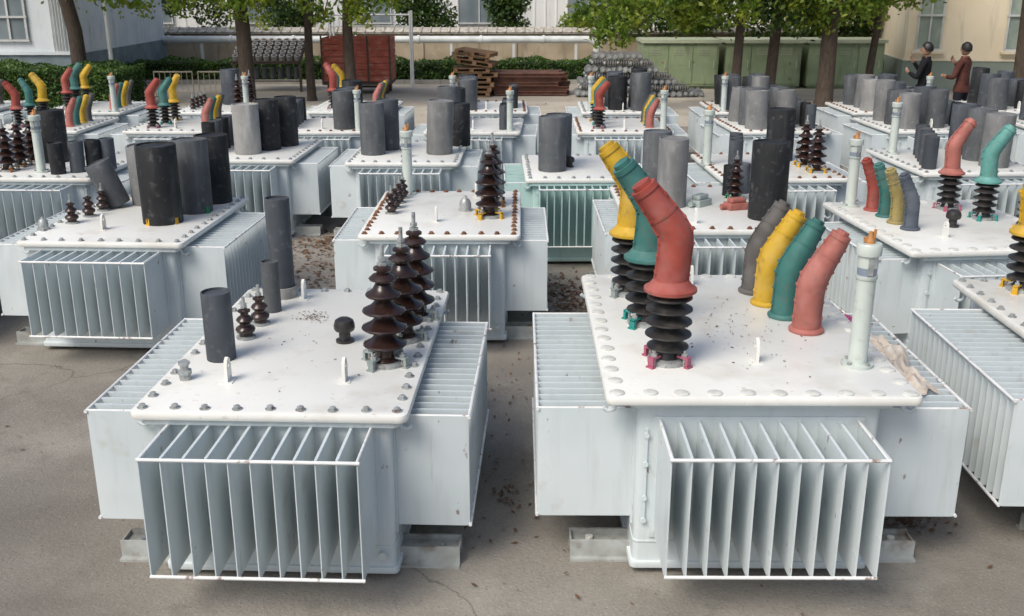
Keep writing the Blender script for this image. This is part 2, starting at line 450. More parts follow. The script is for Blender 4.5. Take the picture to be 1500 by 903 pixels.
# ---- row 2
t=Tr(-3.10,7.55,-3,lw=1.30,ld=1.75,tw=1.12,td=1.62,ff=.36,fw=.92,sf=.36,s1=1.3,ns=16)
t.at("sleeve",tube(.160,.64,T_black),-2.87,8.25,tilt=.02); t.at("sleeve",tube(.150,.62,T_mid),-2.73,8.66,tilt=-.02); t.at("sleeve",tube(.145,.60,T_black),-2.66,9.06)
t.at("sleeve",tube(.11,.40,T_mid),-3.46,8.85,tilt=.35,tdir=R(-70),dz=.02); t.at("sleeve",tube(.16,.52,T_grey),-3.22,9.0,tilt=.05)
for x,y in ((-3.60,8.2),(-3.56,8.45),(-3.53,8.68)): t.at("lv_bushing",LV(),x,y)
t.at("relief_valve",A('bell',bell),-3.74,7.98,sc=.8); t.at("lifting_lug",LUG(),-3.26,7.98)
t.at("clamp_ring",ring(C_yel),-2.87,8.25,.3); t.at("clamp_ring",ring(C_green),-2.73,8.66,.3)
t=Tr(-.56,7.72,-.5,lw=1.27,ld=1.76,tw=1.02,td=1.62,lz=.914,ff=.34,fw=.80,nf=10,sf=.34,s1=1.3,ns=16,bolt='rust',bsp=.13)
t.at("hv_bushing",HVP(C_yel),-.19,8.37,.2); t.at("hv_bushing",HVP(C_brown),-.17,8.85)
for y in (8.5,8.72,8.94,9.14): t.at("lv_bushing",LV(),-1.02+(y-8.5)*.05,y)
t.at("relief_valve",A('bell',bell),-.40,8.62); t.at("lifting_lug",LUG(),-.62,8.2); t.at("lifting_lug",LUG(),-.33,9.2)
t.at("oil_gauge_post",post(.60),-.96,9.32)
t=Tr(1.60,7.95,0,lw=1.32,ld=1.85,tw=1.08,td=1.7,ff=.32,fw=.85,nf=10,sf=.30,s1=1.4,ns=16,bolt='rust')
t.at("sleeve",tube(.155,.64,T_black),2.13,8.4); t.at("sleeve",tube(.13,.60,T_grey),1.40,8.88,tilt=.03); t.at("sleeve",tube(.13,.60,T_mid),1.32,9.3)
t.at("terminal_box",tapbox(B_pink),1.95,8.75,.3); t.at("terminal_box",tapbox(C_grey),1.66,8.9,.8)
t.at("hv_bushing",HVP(C_green),2.02,9.15,sc=.7);t.at("sleeve",tube(.055,.28,T_black),2.0,9.35);t.at("sleeve",tube(.055,.28,T_slate),2.16,9.45)
t.at("lifting_lug",LUG(),1.5,8.2)
t=Tr(3.50,7.20,5,lw=1.40,ld=1.75,tw=1.12,td=1.6,lz=.93,ff=.36,fw=.92,sf=.30,s1=1.3,ns=16,bolt='flat')
for c,x,y in ((B_red,3.07,8.56),(B_teal,3.09,8.32),(B_tan,3.10,8.08),(B_navy,3.13,7.86)): t.at("lv_boot",LVB(c),x,y,PI+.2,sc=.80)
t.at("hv_bushing_red",HVB(B_pink,C_pink),3.72,8.60,0,sc=.83).rotation_euler=(0,0,PI+.2)
t.at("hv_bushing_teal",HVB(B_ltteal,C_teal),3.86,8.22,PI,sc=.83); t.at("hv_bushing_yellow",HVB(B_yel,C_yel),4.0,7.75,PI,sc=.83)
t.at("oil_gauge_post",post(.60),2.93,8.72); t.at("breather_cap",KN(),3.5,7.95); t.at("lifting_lug",LUG(),3.3,7.6)
t=Tr(5.75,7.4,2,lw=1.4,ld=1.75,tw=1.12,td=1.6,sf=.35,s1=1.3,ns=16)
for y in (7.8,8.2,8.6): t.at("sleeve",tube(.14,.58,rnd.choice([T_mid,T_slate,T_grey])),5.4,y)
t=Tr(-5.35,7.3,-2,lw=1.3,ld=1.75,tw=1.12,td=1.6,sf=.35,s1=1.3,ns=16)
for y in (7.8,8.2,8.6): t.at("sleeve",tube(.14,.58,rnd.choice([T_mid,T_slate,T_grey])),-5.1,y)
# ---- row 3
row3=dict(ld=1.6,td=1.46,ff=.30,fb=.22,s1=1.25,ns=15,nf=10,fw=.85)
t=Tr(-4.85,10.2,-2,lw=1.3,tw=1.1,sf=.34,**row3)
for i,x in enumerate((-4.66,-4.50,-4.37,-4.25)): t.at("sleeve",tube(.075,.32,T_slate if i%2 else T_black),x,10.45+i*.1,tilt=rnd.uniform(-.05,.05))
t.at("sleeve",tube(.14,.56,T_black),-5.0,11.2); t.at("oil_gauge_post",post(.60),-4.88,10.55)
for y in (10.6,10.9,11.2): t.at("hv_bushing",HVP(C_brown),-5.25,y,sc=.85)
t=Tr(-3.03,11.3,-2,lw=1.3,tw=1.1,sf=.32,**row3)
t.at("sleeve",tube(.15,.56,T_lt),-3.03,11.75); t.at("sleeve",tube(.14,.58,T_black),-2.86,12.05); t.at("sleeve",tube(.13,.58,T_black),-2.70,12.35)
for i in range(4): t.at("sleeve",tube(.075,.36,(T_black,T_slate)[i%2]),-3.45+.02*i,11.7+i*.22)
t=Tr(-1.19,11.1,-1,lw=1.26,tw=1.04,sf=.30,**row3)
t.at("sleeve",tube(.14,.58,T_mid),-1.587,11.7); t.at("sleeve",tube(.13,.58,T_slate),-1.45,12.05); t.at("sleeve",tube(.15,.60,T_grey),-.835,11.75,tilt=.05,tdir=1.4); t.at("breather_cap",KN(),-1.2,11.5)
t.at("sleeve",tube(.12,.5,T_black),-.62,12.35)
t=Tr(.68,10.15,1,lw=1.12,tw=.96,sf=.28,ld=1.5,td=1.38,ff=.22,fb=.2,s1=1.2,ns=14,nf=12,fw=.84,paint=paint_teal)
t.at("sleeve",tube(.145,.56,T_mid),.42,10.65); t.at("sleeve",tube(.14,.54,T_slate),.5,11.0); t.at("breather_cap",KN(),.62,10.85,sc=.8)
t=Tr(2.72,10.15,2,lw=1.30,tw=1.1,sf=.32,bolt='rust',**row3)
t.at("hv_bushing",HVP(C_yel),3.15,10.55,sc=.85); t.at("hv_bushing",HVP(C_yel),3.12,10.9,sc=.85)
for i in range(3): t.at("sleeve",tube(.07,.34,T_slate),2.30+.05*i,10.5+i*.25)
t.at("sleeve",tube(.15,.56,T_black),2.95,11.3); t.at("oil_gauge_post",post(.6),2.1,11.0)
t=Tr(4.85,10.5,3,lw=1.30,tw=1.1,sf=.32,**row3)
for i,c in enumerate((T_grey,T_mid,T_slate)): t.at("sleeve",tube(.15,.56,c),5.15,10.9+i*.42,tilt=rnd.uniform(-.04,.04))
for i in range(5): t.at("sleeve",tube(.075,.34,(T_slate,T_mid)[i%2]),4.4+.06*i,10.75+i*.22)
t.at("oil_gauge_post",post(.6),4.35,11.7)
t=Tr(6.95,10.8,3,lw=1.30,tw=1.1,sf=.32,**row3)
for i in range(3): t.at("sleeve",tube(.15,.56,(T_mid,T_lt,T_grey)[i]),6.6+.1*i,11.1+i*.42,tilt=rnd.uniform(-.06,.06))
t=Tr(-7.0,10.6,-3,lw=1.30,tw=1.1,sf=.32,**row3)
for i,(c,k) in enumerate(((B_red,C_pink),(B_teal,C_teal),(B_yel,C_yel))): t.at("hv_bushing_boot",HVB(c,k),-6.7,10.9+i*.4,sc=.75)
# ---- rows 4,5
def generic(cx,y,kit):
    rot=rnd.uniform(-3,3)
    t=Tr(cx,y,rot,lw=1.28,tw=1.08,ld=1.45,td=1.32,ff=.24,fb=.18,sf=.30,s1=1.15,ns=13,nf=9,fw=.8,paint=paint_teal if rnd.random()<.12 else paint,bolt=rnd.choice(['hex','rust','flat']))
    P=lambda n,me,x,yy,**k: t.at(n,me,x,yy,local=True,**k)
    if kit in 'tT':
        cs=rnd.choice([(T_grey,T_mid,T_grey),(T_slate,T_black,T_slate),(T_mid,T_slate,T_black),(T_lt,T_grey,T_mid)])
        s=rnd.choice((-1,1))
        for i in range(3):
            P("sleeve",tube(rnd.choice((.13,.145,.155)),rnd.choice((.46,.5,.56)),cs[i]),s*.30+rnd.uniform(-.04,.04),-.42+i*.4,tilt=rnd.uniform(-.09,.09),tdir=rnd.random()*3)
        if kit=='T':
            for i in range(3):
                P("sleeve",tube(rnd.choice((.13,.145)),rnd.choice((.42,.5)),rnd.choice((T_grey,T_mid,T_slate,T_slate,T_black))),-s*.1+rnd.uniform(-.04,.04),-.35+i*.4,tilt=rnd.uniform(-.09,.09),tdir=rnd.random()*3)
        for i in range(5):
            if rnd.random()<.9: P("sleeve",tube(.07,.32,(T_slate,T_black,T_mid)[i%3]),-s*.42,-.45+i*.22,tilt=rnd.uniform(-.07,.07))
    elif kit=='b':
        sg=0 if rnd.random()<.6 else PI
        for i,(c,k) in enumerate(((B_red,C_pink),(B_teal,C_teal),(B_yel,C_yel))): P("hv_bushing_boot",HVB(c,k),-.30+rnd.uniform(-.03,.03),-.4+i*.38,rz=sg+rnd.uniform(-.5,.5),sc=rnd.uniform(.66,.76))
        for i,c in enumerate((B_pink,B_teal,B_yel,B_gry)): P("lv_boot",LVB(c),.36,-.3+i*.2,sc=.68,rz=rnd.uniform(-.4,.4))
    else:
        for i in range(3): P("hv_bushing",HVP(C_yel),.32,-.4+i*.36,sc=.85)
        for i in range(4): P("lv_bushing",LV(),-.38,-.4+i*.2)
        P("sleeve",tube(.14,.55,T_slate),0,.35)
    if rnd.random()<.6: P("oil_gauge_post",post(.6),rnd.choice((-.5,.5)),-.6,sc=.9)
    P("lifting_lug",LUG(),0,-.45)
kits4={-6.35:'b',-4.5:'b',-2.55:'t',-.5:'t',1.5:'b',3.55:'T',5.6:'T',7.65:'T'}
for x,k in kits4.items(): generic(x,13.45+abs(x)*.02,k)
kits5={-8.6:'b',-6.5:'b',-4.5:'p',-2.45:'b',-.4:'t',1.7:'T',3.7:'T',5.75:'T',7.8:'T',9.8:'T'}
for x,k in kits5.items(): generic(x,15.6+rnd.uniform(-.1,.2),k)

# ------------------------------------------------------------ cloth and debris
m=MB()
def cloth(m,cx,cy,z,w,d,amp,mat,rz=0):
    nx,ny=22,30;vs=[];fs=[]
    for j in range(ny+1):
        for i in range(nx+1):
            u=i/nx-.5;v=j/ny-.5
            h=amp*(math.sin(u*13+v*17)+math.sin(v*31-u*9)+.7*math.sin(u*27+v*45+3))*.5+amp*1.2
            x=u*w*(1+.25*math.sin(v*11));y=v*d*(1+.1*math.sin(u*13))
            hh=h*(1-abs(2*v)**3*.8)*(1-abs(2*u)**4*.8)
            c,s=math.cos(rz),math.sin(rz)
            vs.append((cx+x*c-y*s,cy+x*s+y*c,z+hh))
    for j in range(ny):
        for i in range(nx):
            a=j*(nx+1)+i; fs.append((a,a+1,a+nx+2,a+nx+1))
    m.add(vs,fs,mat)
cl=proc("dirty_white_cloth",(.60,.57,.51),(.42,.36,.30),9,rough=.9,layers=[((.30,.12,.08),9,.60,.70,(1,1,1),.6)])
cp=proc("pink_plastic_bag",(.45,.07,.2),rough=.5)
cloth(m,2.03,5.15,.836,.20,.85,.035,0,-.05)
put("cloth_bag",m.mesh("cloth_bag",[cl],80))
m=MB(); cloth(m,2.02,5.82,.836,.15,.2,.02,0,.4); put("pink_plastic_bag",m.mesh("bag",[cp],80))

leafbrown=proc("dead_leaf",(.16,.08,.04),(.09,.05,.03),50,rough=.9,layers=[((.35,.25,.12),30,.6,.7,(1,1,1),.8)])
m=MB()
def litter(cx,cy,sx,sy,n,z=.006,s=.03):
    for _ in range(n):
        x=cx+rnd.gauss(0,sx);y=cy+rnd.gauss(0,sy)
        m.leaf((x,y,z+rnd.random()*.012),rnd.uniform(.5,1.4)*s,0,rnd,.5,.75)
litter(.5,8.95,.16,.35,320,s=.05); litter(.42,9.4,.15,.3,160,s=.05)
litter(-2.05,11,.2,.35,320,s=.055); litter(-1.8,9.9,.35,.3,240,s=.055)
litter(.0,6.0,.25,1.3,110,s=.032); litter(2.15,4.95,.10,.06,160,s=.03); litter(-.02,5.2,.05,.08,40,s=.03)
litter(0,8,4,4,240); litter(0,4,2.2,.4,160,s=.010); litter(-2.4,5.2,.5,.9,120,s=.014)
litter(0,22.5,9,1.2,500,s=.06)
put("leaf_litter",m.mesh("leaf_litter",[leafbrown],smooth=False))
m=MB()
for (cx,cy,z,n,sd) in ((-1.18,5.75,.903,110,.045),(1.2,5.3,.983,80,.3),(1.25,4.95,.983,30,.25),(-1.0,5.2,.903,30,.3)):
    for _ in range(n):
        m.leaf((cx+rnd.gauss(0,sd),cy+rnd.gauss(0,sd),z+rnd.random()*.004),rnd.uniform(.008,.024),0,rnd,.45,.85)
put("bark_flakes",m.mesh("bark_flakes",[leafbrown],smooth=False))

# ------------------------------------------------------------ ground
g=proc("concrete_ground",(.275,.255,.222),(.205,.19,.163),.55,lo=.3,hi=.7,rough=.82,
  layers=[((.34,.32,.28),1.8,.5,.7,(1,1,1),.5),((.15,.138,.117),.9,.52,.68,(1,1,1),.5),((.13,.12,.102),4,.58,.72,(1,1,1),.45),((.40,.38,.34),85,.56,.7,(1,1,1),.5),((.09,.082,.07),60,.58,.7,(1,1,1),.55)],bump=.45,bscale=55,spec=.3)
nt=g.node_tree;N=nt.nodes;L=nt.links;b=N["Principled BSDF"]
old=b.inputs["Base Color"].links[0].from_socket
geo=N.new("ShaderNodeNewGeometry")
nz=N.new("ShaderNodeTexNoise");nz.inputs["Scale"].default_value=1.3;nz.inputs["Detail"].default_value=6
L.new(geo.outputs["Position"],nz.inputs["Vector"])
va=N.new("ShaderNodeVectorMath");va.operation='MULTIPLY_ADD';va.inputs[1].default_value=(.7,.7,0)
L.new(nz.outputs["Color"],va.inputs[0]);L.new(geo.outputs["Position"],va.inputs[2])
vo=N.new("ShaderNodeTexVoronoi");vo.feature='DISTANCE_TO_EDGE';vo.inputs["Scale"].default_value=.20
L.new(va.outputs[0],vo.inputs["Vector"])
def gm(fac,a,b_):
    k=N.new("ShaderNodeMix");k.data_type='RGBA';L.new(fac,k.inputs[0]);L.new(a,k.inputs[6]);k.inputs[7].default_value=(*b_,1);return k.outputs[2]
def gr(x,a,b_,c,d):
    k=N.new("ShaderNodeMapRange");k.inputs[1].default_value=a;k.inputs[2].default_value=b_;k.inputs[3].default_value=c;k.inputs[4].default_value=d;L.new(x,k.inputs[0]);return k.outputs[0]
col=gm(gr(vo.outputs["Distance"],0,.0018,.6,0),old,(.07,.063,.053))
for (cx,cy,rad) in ((-2.75,4.95,1.0),(-2.2,4.1,.6),(.0,5.6,.5),(.1,7.4,.6),(2.6,4.2,.7),(-3.9,6.2,.7)):
    di=N.new("ShaderNodeVectorMath");di.operation='DISTANCE';di.inputs[1].default_value=(cx+.35,cy+.35,0);L.new(va.outputs[0],di.inputs[0])
    col=gm(gr(di.outputs["Value"],rad*.25,rad,.42,0),col,(.11,.10,.085))
L.new(col,b.inputs["Base Color"])
m=MB();m.add([(-400,-100,0),(400,-100,0),(400,700,0),(-400,700,0)],[(0,1,2,3)]);put("ground",m.mesh("ground",[g],smooth=False))
rd=proc("pale_concrete_road",(.46,.42,.35),(.37,.33,.27),.5,rough=.85,layers=[((.24,.21,.17),1.4,.55,.7,(1,1,1),.5),((.24,.22,.19),40,.6,.7,(1,1,1),.4)],spec=.3)
m=MB();m.add([(-40,20.6,.004),(40,20.6,.004),(40,29.3,.004),(-40,29.3,.004)],[(0,1,2,3)]);put("road",m.mesh("road",[rd],smooth=False))
m=MB()
kb=proc("kerb_concrete",(.36,.35,.32),rough=.8)
for i in range(40): m.box(-30+i*1.0,-29.01+i*1.0,29.25,29.4,0,.12,0)
put("kerb",m.mesh("kerb",[kb]))

# ------------------------------------------------------------ background
wallm=proc("brown_render_wall",(.44,.37,.27),(.32,.27,.19),1.2,rough=.9,layers=[((.17,.14,.10),1.6,.54,.7,(3,3,.6),.6),((.5,.45,.36),3,.6,.7,(1,1,1),.4)])
cope=proc("coping_tile",(.50,.47,.41),(.28,.26,.22),9,rough=.8)
pipem=proc("white_pipe_paint",(.70,.73,.72),(.54,.57,.56),2,rough=.45)
e=empty("boundary_wall",(0,34,0))
m=MB();m.box(-30,30,0,.3,0,1.15,0)
for i in range(21): m.box(-30+i*3-.15,-30+i*3+.15,-.05,0,0,1.15,0)
put("wall_face",m.mesh("wall",[wallm]),parent=e)
m=MB()
m.box(-30,30,-.14,.44,1.15,1.20,0)
vs=[(-30,-.16,1.20),(30,-.16,1.20),(30,.15,1.34),(-30,.15,1.34),(30,.46,1.20),(-30,.46,1.20)]
m.add(vs,[(0,1,2,3),(3,2,4,5),(0,3,5),(1,4,2),(0,5,4,1)])
for i in range(200):
    x=-29.9+i*.3; m.sweep([(x,-.17,1.21),(x,.15,1.355)],.022,6,0)
put("coping",m.mesh("coping",[cope]),parent=e)
e=empty("steam_pipe",(0,33,0))
m=MB();m.cyl((-14,0,1.02),(2.4,0,1.02),.11,seg=18)
for i in range(9):
    x=-13.6+i*1.95; m.box(x-.04,x+.04,-.04,.04,0,.92,0); m.cyl((x+.9,0,1.02),(x+.97,0,1.02),.135,seg=18)
m.sweep([(2.4,0,1.02),(2.6,0,.95),(2.65,0,.8),(2.65,0,0)],.11,14)
put("pipe",m.mesh("pipe",[pipem]),parent=e)

clad=proc("white_cladding",(.80,.81,.80),(.74,.75,.75),1,rough=.6,layers=[((.5,.52,.51),1,.55,.75,(4,4,.4),.4)])
glass=proc("window_glass",(.12,.16,.18),(.24,.28,.30),.8,rough=.08,rvar=.03)
frame=proc("window_frame",(.6,.62,.62),rough=.5)
e=empty("white_factory_building",(0,39,0))
m=MB();m.box(-32,14,0,10,0,8,0)
for i in range(115): m.box(-32+i*.4,-31.95+i*.4,-.02,0,0,7.9,0)
m.box(-32.2,14.2,-.25,10.2,8,8.25,0)
put("walls",m.mesh("w",[clad]),parent=e)
m=MB()
for i in range(11):
    x=-29.2+i*4.0
    for z in (1.3,4.6):
        m.box(x-.75,x+.75,-.06,-.022,z,z+1.7,0)
        for a in (-.79,-.02,.75): m.box(x+a,x+a+.04,-.09,-.061,z,z+1.7,1)
        for zz in (z-.05,z+1.15,z+1.7): m.box(x-.8,x+.8,-.1,-.062 if zz!=z-.05 else -.022,zz,zz+.05,1)
put("windows",m.mesh("win",[glass,frame]),parent=e)

lb=proc("pale_blue_wall",(.66,.71,.74),(.56,.62,.66),1,rough=.7,layers=[((.33,.36,.36),1.5,.56,.7,(3,3,.5),.5)])
lp=proc("blue_grey_plinth",(.18,.24,.27),(.13,.17,.19),2,rough=.7)
e=empty("workshop_building",(-10.9,26.2,0))
m=MB();m.box(-8,0,0,7,0,6,0);m.box(-8.03,.03,-.03,7,0,1.02,1);m.box(-8.2,.2,-.3,7.2,6,6.2,0)
m.box(-8.05,.05,-.08,-.03,1.02,1.10,0)
put("walls",m.mesh("w",[lb,lp]),parent=e)
m=MB()
for x in (-1.9,-4.4,-6.9):
    for z in (1.4,4.0):
        m.box(x-.8,x+.8,-.03,-.004,z,z+1.6,0)
        for a in (-.84,-.42,-.02,.38,.8): m.box(x+a,x+a+.05,-.07,-.031,z,z+1.6,1)
        for zz in (z-.06,z+.5,z+1.6): m.box(x-.86,x+.87,-.08,-.032,zz,zz+.05,1)
for k in range(5): m.cyl((-.45+k*.07,-.04,1.1),(-.45+k*.07,-.04,6),.018,seg=6,mat=1)
put("windows",m.mesh("win",[glass,frame]),parent=e)
m=MB();m.cyl((-10.3,27,0),(-10.3,27,7),.055,seg=12);m.sweep([(-10.3,27,6.9),(-10,27,7.2),(-9.4,27,7.3)],.04,8);m.box(-9.5,-9.1,26.93,27.07,7.24,7.32)
put("street_lamp",m.mesh("lamp_pole",[pipem]))

cr=proc("cream_render",(.78,.69,.52),(.72,.63,.47),1,rough=.85,layers=[((.42,.37,.27),1.3,.58,.72,(3,3,.4),.5)])
pl=proc("teal_grey_plinth",(.19,.24,.21),(.24,.28,.24),1.5,rough=.8)
e=empty("cream_building",(10.3,27.6,0),R(-8))
m=MB();m.box(0,14,0,9,0,7,0);m.box(-.04,14.04,-.04,9,0,.78,1);m.box(-.3,14.3,-.4,9.3,7,7.25,0);m.box(-.05,14.05,-.06,-.04,.78,.84,0)
put("walls",m.mesh("w",[cr,pl]),parent=e)
m=MB()
for x in (.55,2.75,4.95,7.2,9.5,11.8):
    for z in (1.1,4.4):
        m.box(x-.28,x+.28,-.02,-.004,z,z+1.7,0)
        for a in (-.32,-.02,.28): m.box(x+a,x+a+.04,-.06,-.021,z,z+1.7,1)
        for zz in (z-.06,z+.8,z+1.7): m.box(x-.34,x+.34,-.08,-.022,zz,zz+.05,1)
        m.box(x-.4,x+.4,-.16,-.004,z-.13,z-.061,2)
put("windows",m.mesh("win",[proc("curtained_window",(.34,.40,.34),(.22,.28,.25),2,rough=.2),frame,cr]),parent=e)

gc=proc("olive_green_paint",(.28,.35,.21),(.21,.27,.16),1.5,rough=.5,layers=[((.12,.13,.08),2,.54,.7,(3,3,.5),.6),(RUST,5,.66,.7,(1,1,1),.6)])
gl=proc("cabinet_roof_paint",(.45,.50,.36),rough=.5)
for k,x in enumerate((4.5,6.7,8.9)):
    e=empty("switchgear_cabinet",(x,28,0))
    m=MB();m.box(-1.0,1.0,0,1.3,.08,1.2,0);m.box(-1.05,1.05,-.08,1.35,1.2,1.28,1);m.box(-.95,.95,.1,1.2,0,.08,0)
    for a in (-.97,-.32,.33):
        m.box(a,a+.62,-.02,-.001,.14,1.14,0); m.box(a+.54,a+.56,-.045,-.021,.55,.75,1)
        for q in range(5): m.box(a+.12,a+.42,-.03,-.021,.9+q*.04,.915+q*.04,1)
    put("cabinet_shell",m.mesh("cab",[gc,gl]),parent=e)

redw=proc("red_painted_wood",(.44,.10,.065),(.32,.07,.045),4,rough=.7,layers=[((.38,.28,.21),5,.52,.68,(1,1,4),.6)])
dark=proc("dark_steel",(.05,.045,.04),(.09,.06,.04),8,rough=.7)
e=empty("red_slatted_trailer",(-3.95,26.6,0))
m=MB()
for i in range(7):
    zz=.33+i*.155
    m.box(-.84,.84,-.012,.012,zz,zz+.135,0); m.box(-.84,.84,1.19,1.214,zz,zz+.135,0)
    for s in (-1,1): m.box(s*.86-.012,s*.86+.012,0,1.2,zz,zz+.135,0)
m.box(-.84,.84,.02,1.18,.30,.33,1)
for x in (-.88,-.3,.28,.84): m.box(x,x+.04,-.04,-.013,.25,1.46,1)
for s in (-1,1):
    for y in (.25,.95): m.cyl((s*.72-.05,y,.18),(s*.72+.05,y,.18),.18,seg=18,mat=1)
m.cyl((-.72,.25,.18),(.72,.25,.18),.03,seg=8,mat=1);m.cyl((-.72,.95,.18),(.72,.95,.18),.03,seg=8,mat=1)
m.box(-.86,.86,-.02,1.22,.24,.30,1)
put("cart_body",m.mesh("cart",[redw,dark]),parent=e)
m=MB()
for x in (-4.9,-2.75):
    m.cyl((x,28.6,0),(x,28.6,2.0),.03,seg=8)
    m.cyl((x,29.1,0),(x,29.1,2.0),.03,seg=8)
m.cyl((-4.9,28.6,1.9),(-2.75,28.6,1.9),.025,seg=8);m.cyl((-4.9,28.6,1.6),(-2.75,28.6,1.6),.02,seg=8)
put("pipe_frame",m.mesh("pf",[pipem]))

e=empty("parts_rack",(-6.35,27.2,0))
m=MB()
for x in (-.85,.85):
    for y in (0,.9): m.box(x-.03,x+.03,y-.03,y+.03,0,.75+ y*.5,1)
for z in (.3,.75): m.box(-.85,.85,-.03,.03,z-.03,z,1)
T_=Matrix.Translation((0,0,.78))@Matrix.Rotation(R(26),4,'X')
m.box(-.9,.9,-.05,1.0,0,.03,1,T_)
for i in range(9):
    for j in range(5):
        p=T_@Vector((-.8+i*.2,.06+j*.2,.03)); q=T_@Vector((-.8+i*.2,.06+j*.2,.15))
        m.cyl(p,q,.085,seg=10,mat=0); q2=T_@Vector((-.8+i*.2,.06+j*.2,.155)); m.cyl(q,q2,.05,seg=10,mat=1)
for i in range(8): m.cyl((-.75+i*.21,.2,.34),(-.75+i*.21,.2,.62),.08,seg=10,mat=2)
put("rack",m.mesh("rack",[T_lt,dark,T_mid]),parent=e)

wood=proc("weathered_wood",(.36,.21,.11),(.22,.13,.07),6,rough=.85,var=.2)
e=empty("pallet_stack",(-.95,26.4,0))
for k in range(9):
    m=MB()
    for i in range(5): m.box(-.45,.45,-.42+i*.19,-.30+i*.19,.09,.108,0)
    for x in (-.45,-.05,.35): m.box(x,x+.1,-.42,.46,.02,.089,0)
    for i in (0,2,4): m.box(-.45,.45,-.42+i*.19,-.30+i*.19,0,.019,0)
    o=put("pallet",m.mesh("pallet",[wood]),(rnd.uniform(-.05,.05)+k*.012*(-1 if k%2 else 1),0,.015+k*.118),rnd.uniform(-.25,.25),e)
    if k>5: o.rotation_euler=(0,R(7),o.rotation_euler[2]); o.location.z+=.05
bm=proc("rusty_steel_sections",(.20,.09,.06),(.12,.06,.045),4,rough=.8,var=.1)
m=MB()
for k in range(5):
    for i in range(6):
        y=26.2+i*.2+ (k%2)*.06; z=.03+k*.11; a=-.45+rnd.uniform(-.15,.1);b_=1.35+rnd.uniform(-.2,.15)
        m.box(a,b_,y,y+.11,z,z+.012);m.box(a,b_,y,y+.11,z+.082,z+.094);m.box(a,b_,y+.05,y+.06,z+.012,z+.082)
put("steel_beam_pile",m.mesh("beams",[bm]))
mt=proc("grey_insulator_glaze",(.30,.31,.31),(.17,.175,.18),9,rough=.3)
m=MB()
for lay in range(7):
    n=int(11-lay*1.1)
    z=.09+lay*.15
    for i in range(n):
        x=1.60+lay*.08+i*.30+rnd.uniform(-.03,.03)
        for row in range(2):
            y=25.9+row*.6+rnd.uniform(-.08,.08)
            if lay%2: d=Vector((1,rnd.uniform(-.15,.15),rnd.uniform(-.06,.06))).normalized(); L_=.30
            else: d=Vector((rnd.uniform(-.2,.2),1,rnd.uniform(-.06,.06))).normalized(); L_=.42
            p=Vector((x,y,z+rnd.uniform(-.015,.015)))
            m.cyl(p,p+d*L_,.032,seg=8,mat=1)
            nd=5
            for q in range(nd):
                a=p+d*(L_*(q+.5)/nd); m.cyl(a-d*.014,a+d*.014,.078,.06,seg=12,mat=0)
            m.cyl(p-d*.02,p+d*.02,.045,seg=8,mat=2)
            if not lay%2:
                p2=p+Vector((.15,0,0)); m.cyl(p2,p2+d*L_,.032,seg=8,mat=1)
                for q in range(nd):
                    a=p2+d*(L_*(q+.5)/nd); m.cyl(a-d*.014,a+d*.014,.076,.06,seg=12,mat=0)
                m.cyl(p2-d*.02,p2+d*.02,.045,seg=8,mat=2)
put("insulator_pile",m.mesh("pile",[mt,dark,bolt_grey]))
m=MB()
for k in range(2):
    x0=-8.9+k*1.1
    m.sweep([(x0,26,0),(x0,26,.62),(x0+.95,26,.62),(x0+.95,26,0)],.022,8)
    m.cyl((x0,26,.12),(x0+.95,26,.12),.015,seg=8)
    for i in range(1,7): m.cyl((x0+i*.136,26,.12),(x0+i*.136,26,.62),.009,seg=6)
    for s in (0,.95): m.cyl((x0+s,25.75,.02),(x0+s,26.25,.02),.018,seg=6)
put("metal_barrier",m.mesh("bar",[proc("cream_barrier_paint",(.58,.50,.38),rough=.5)]))

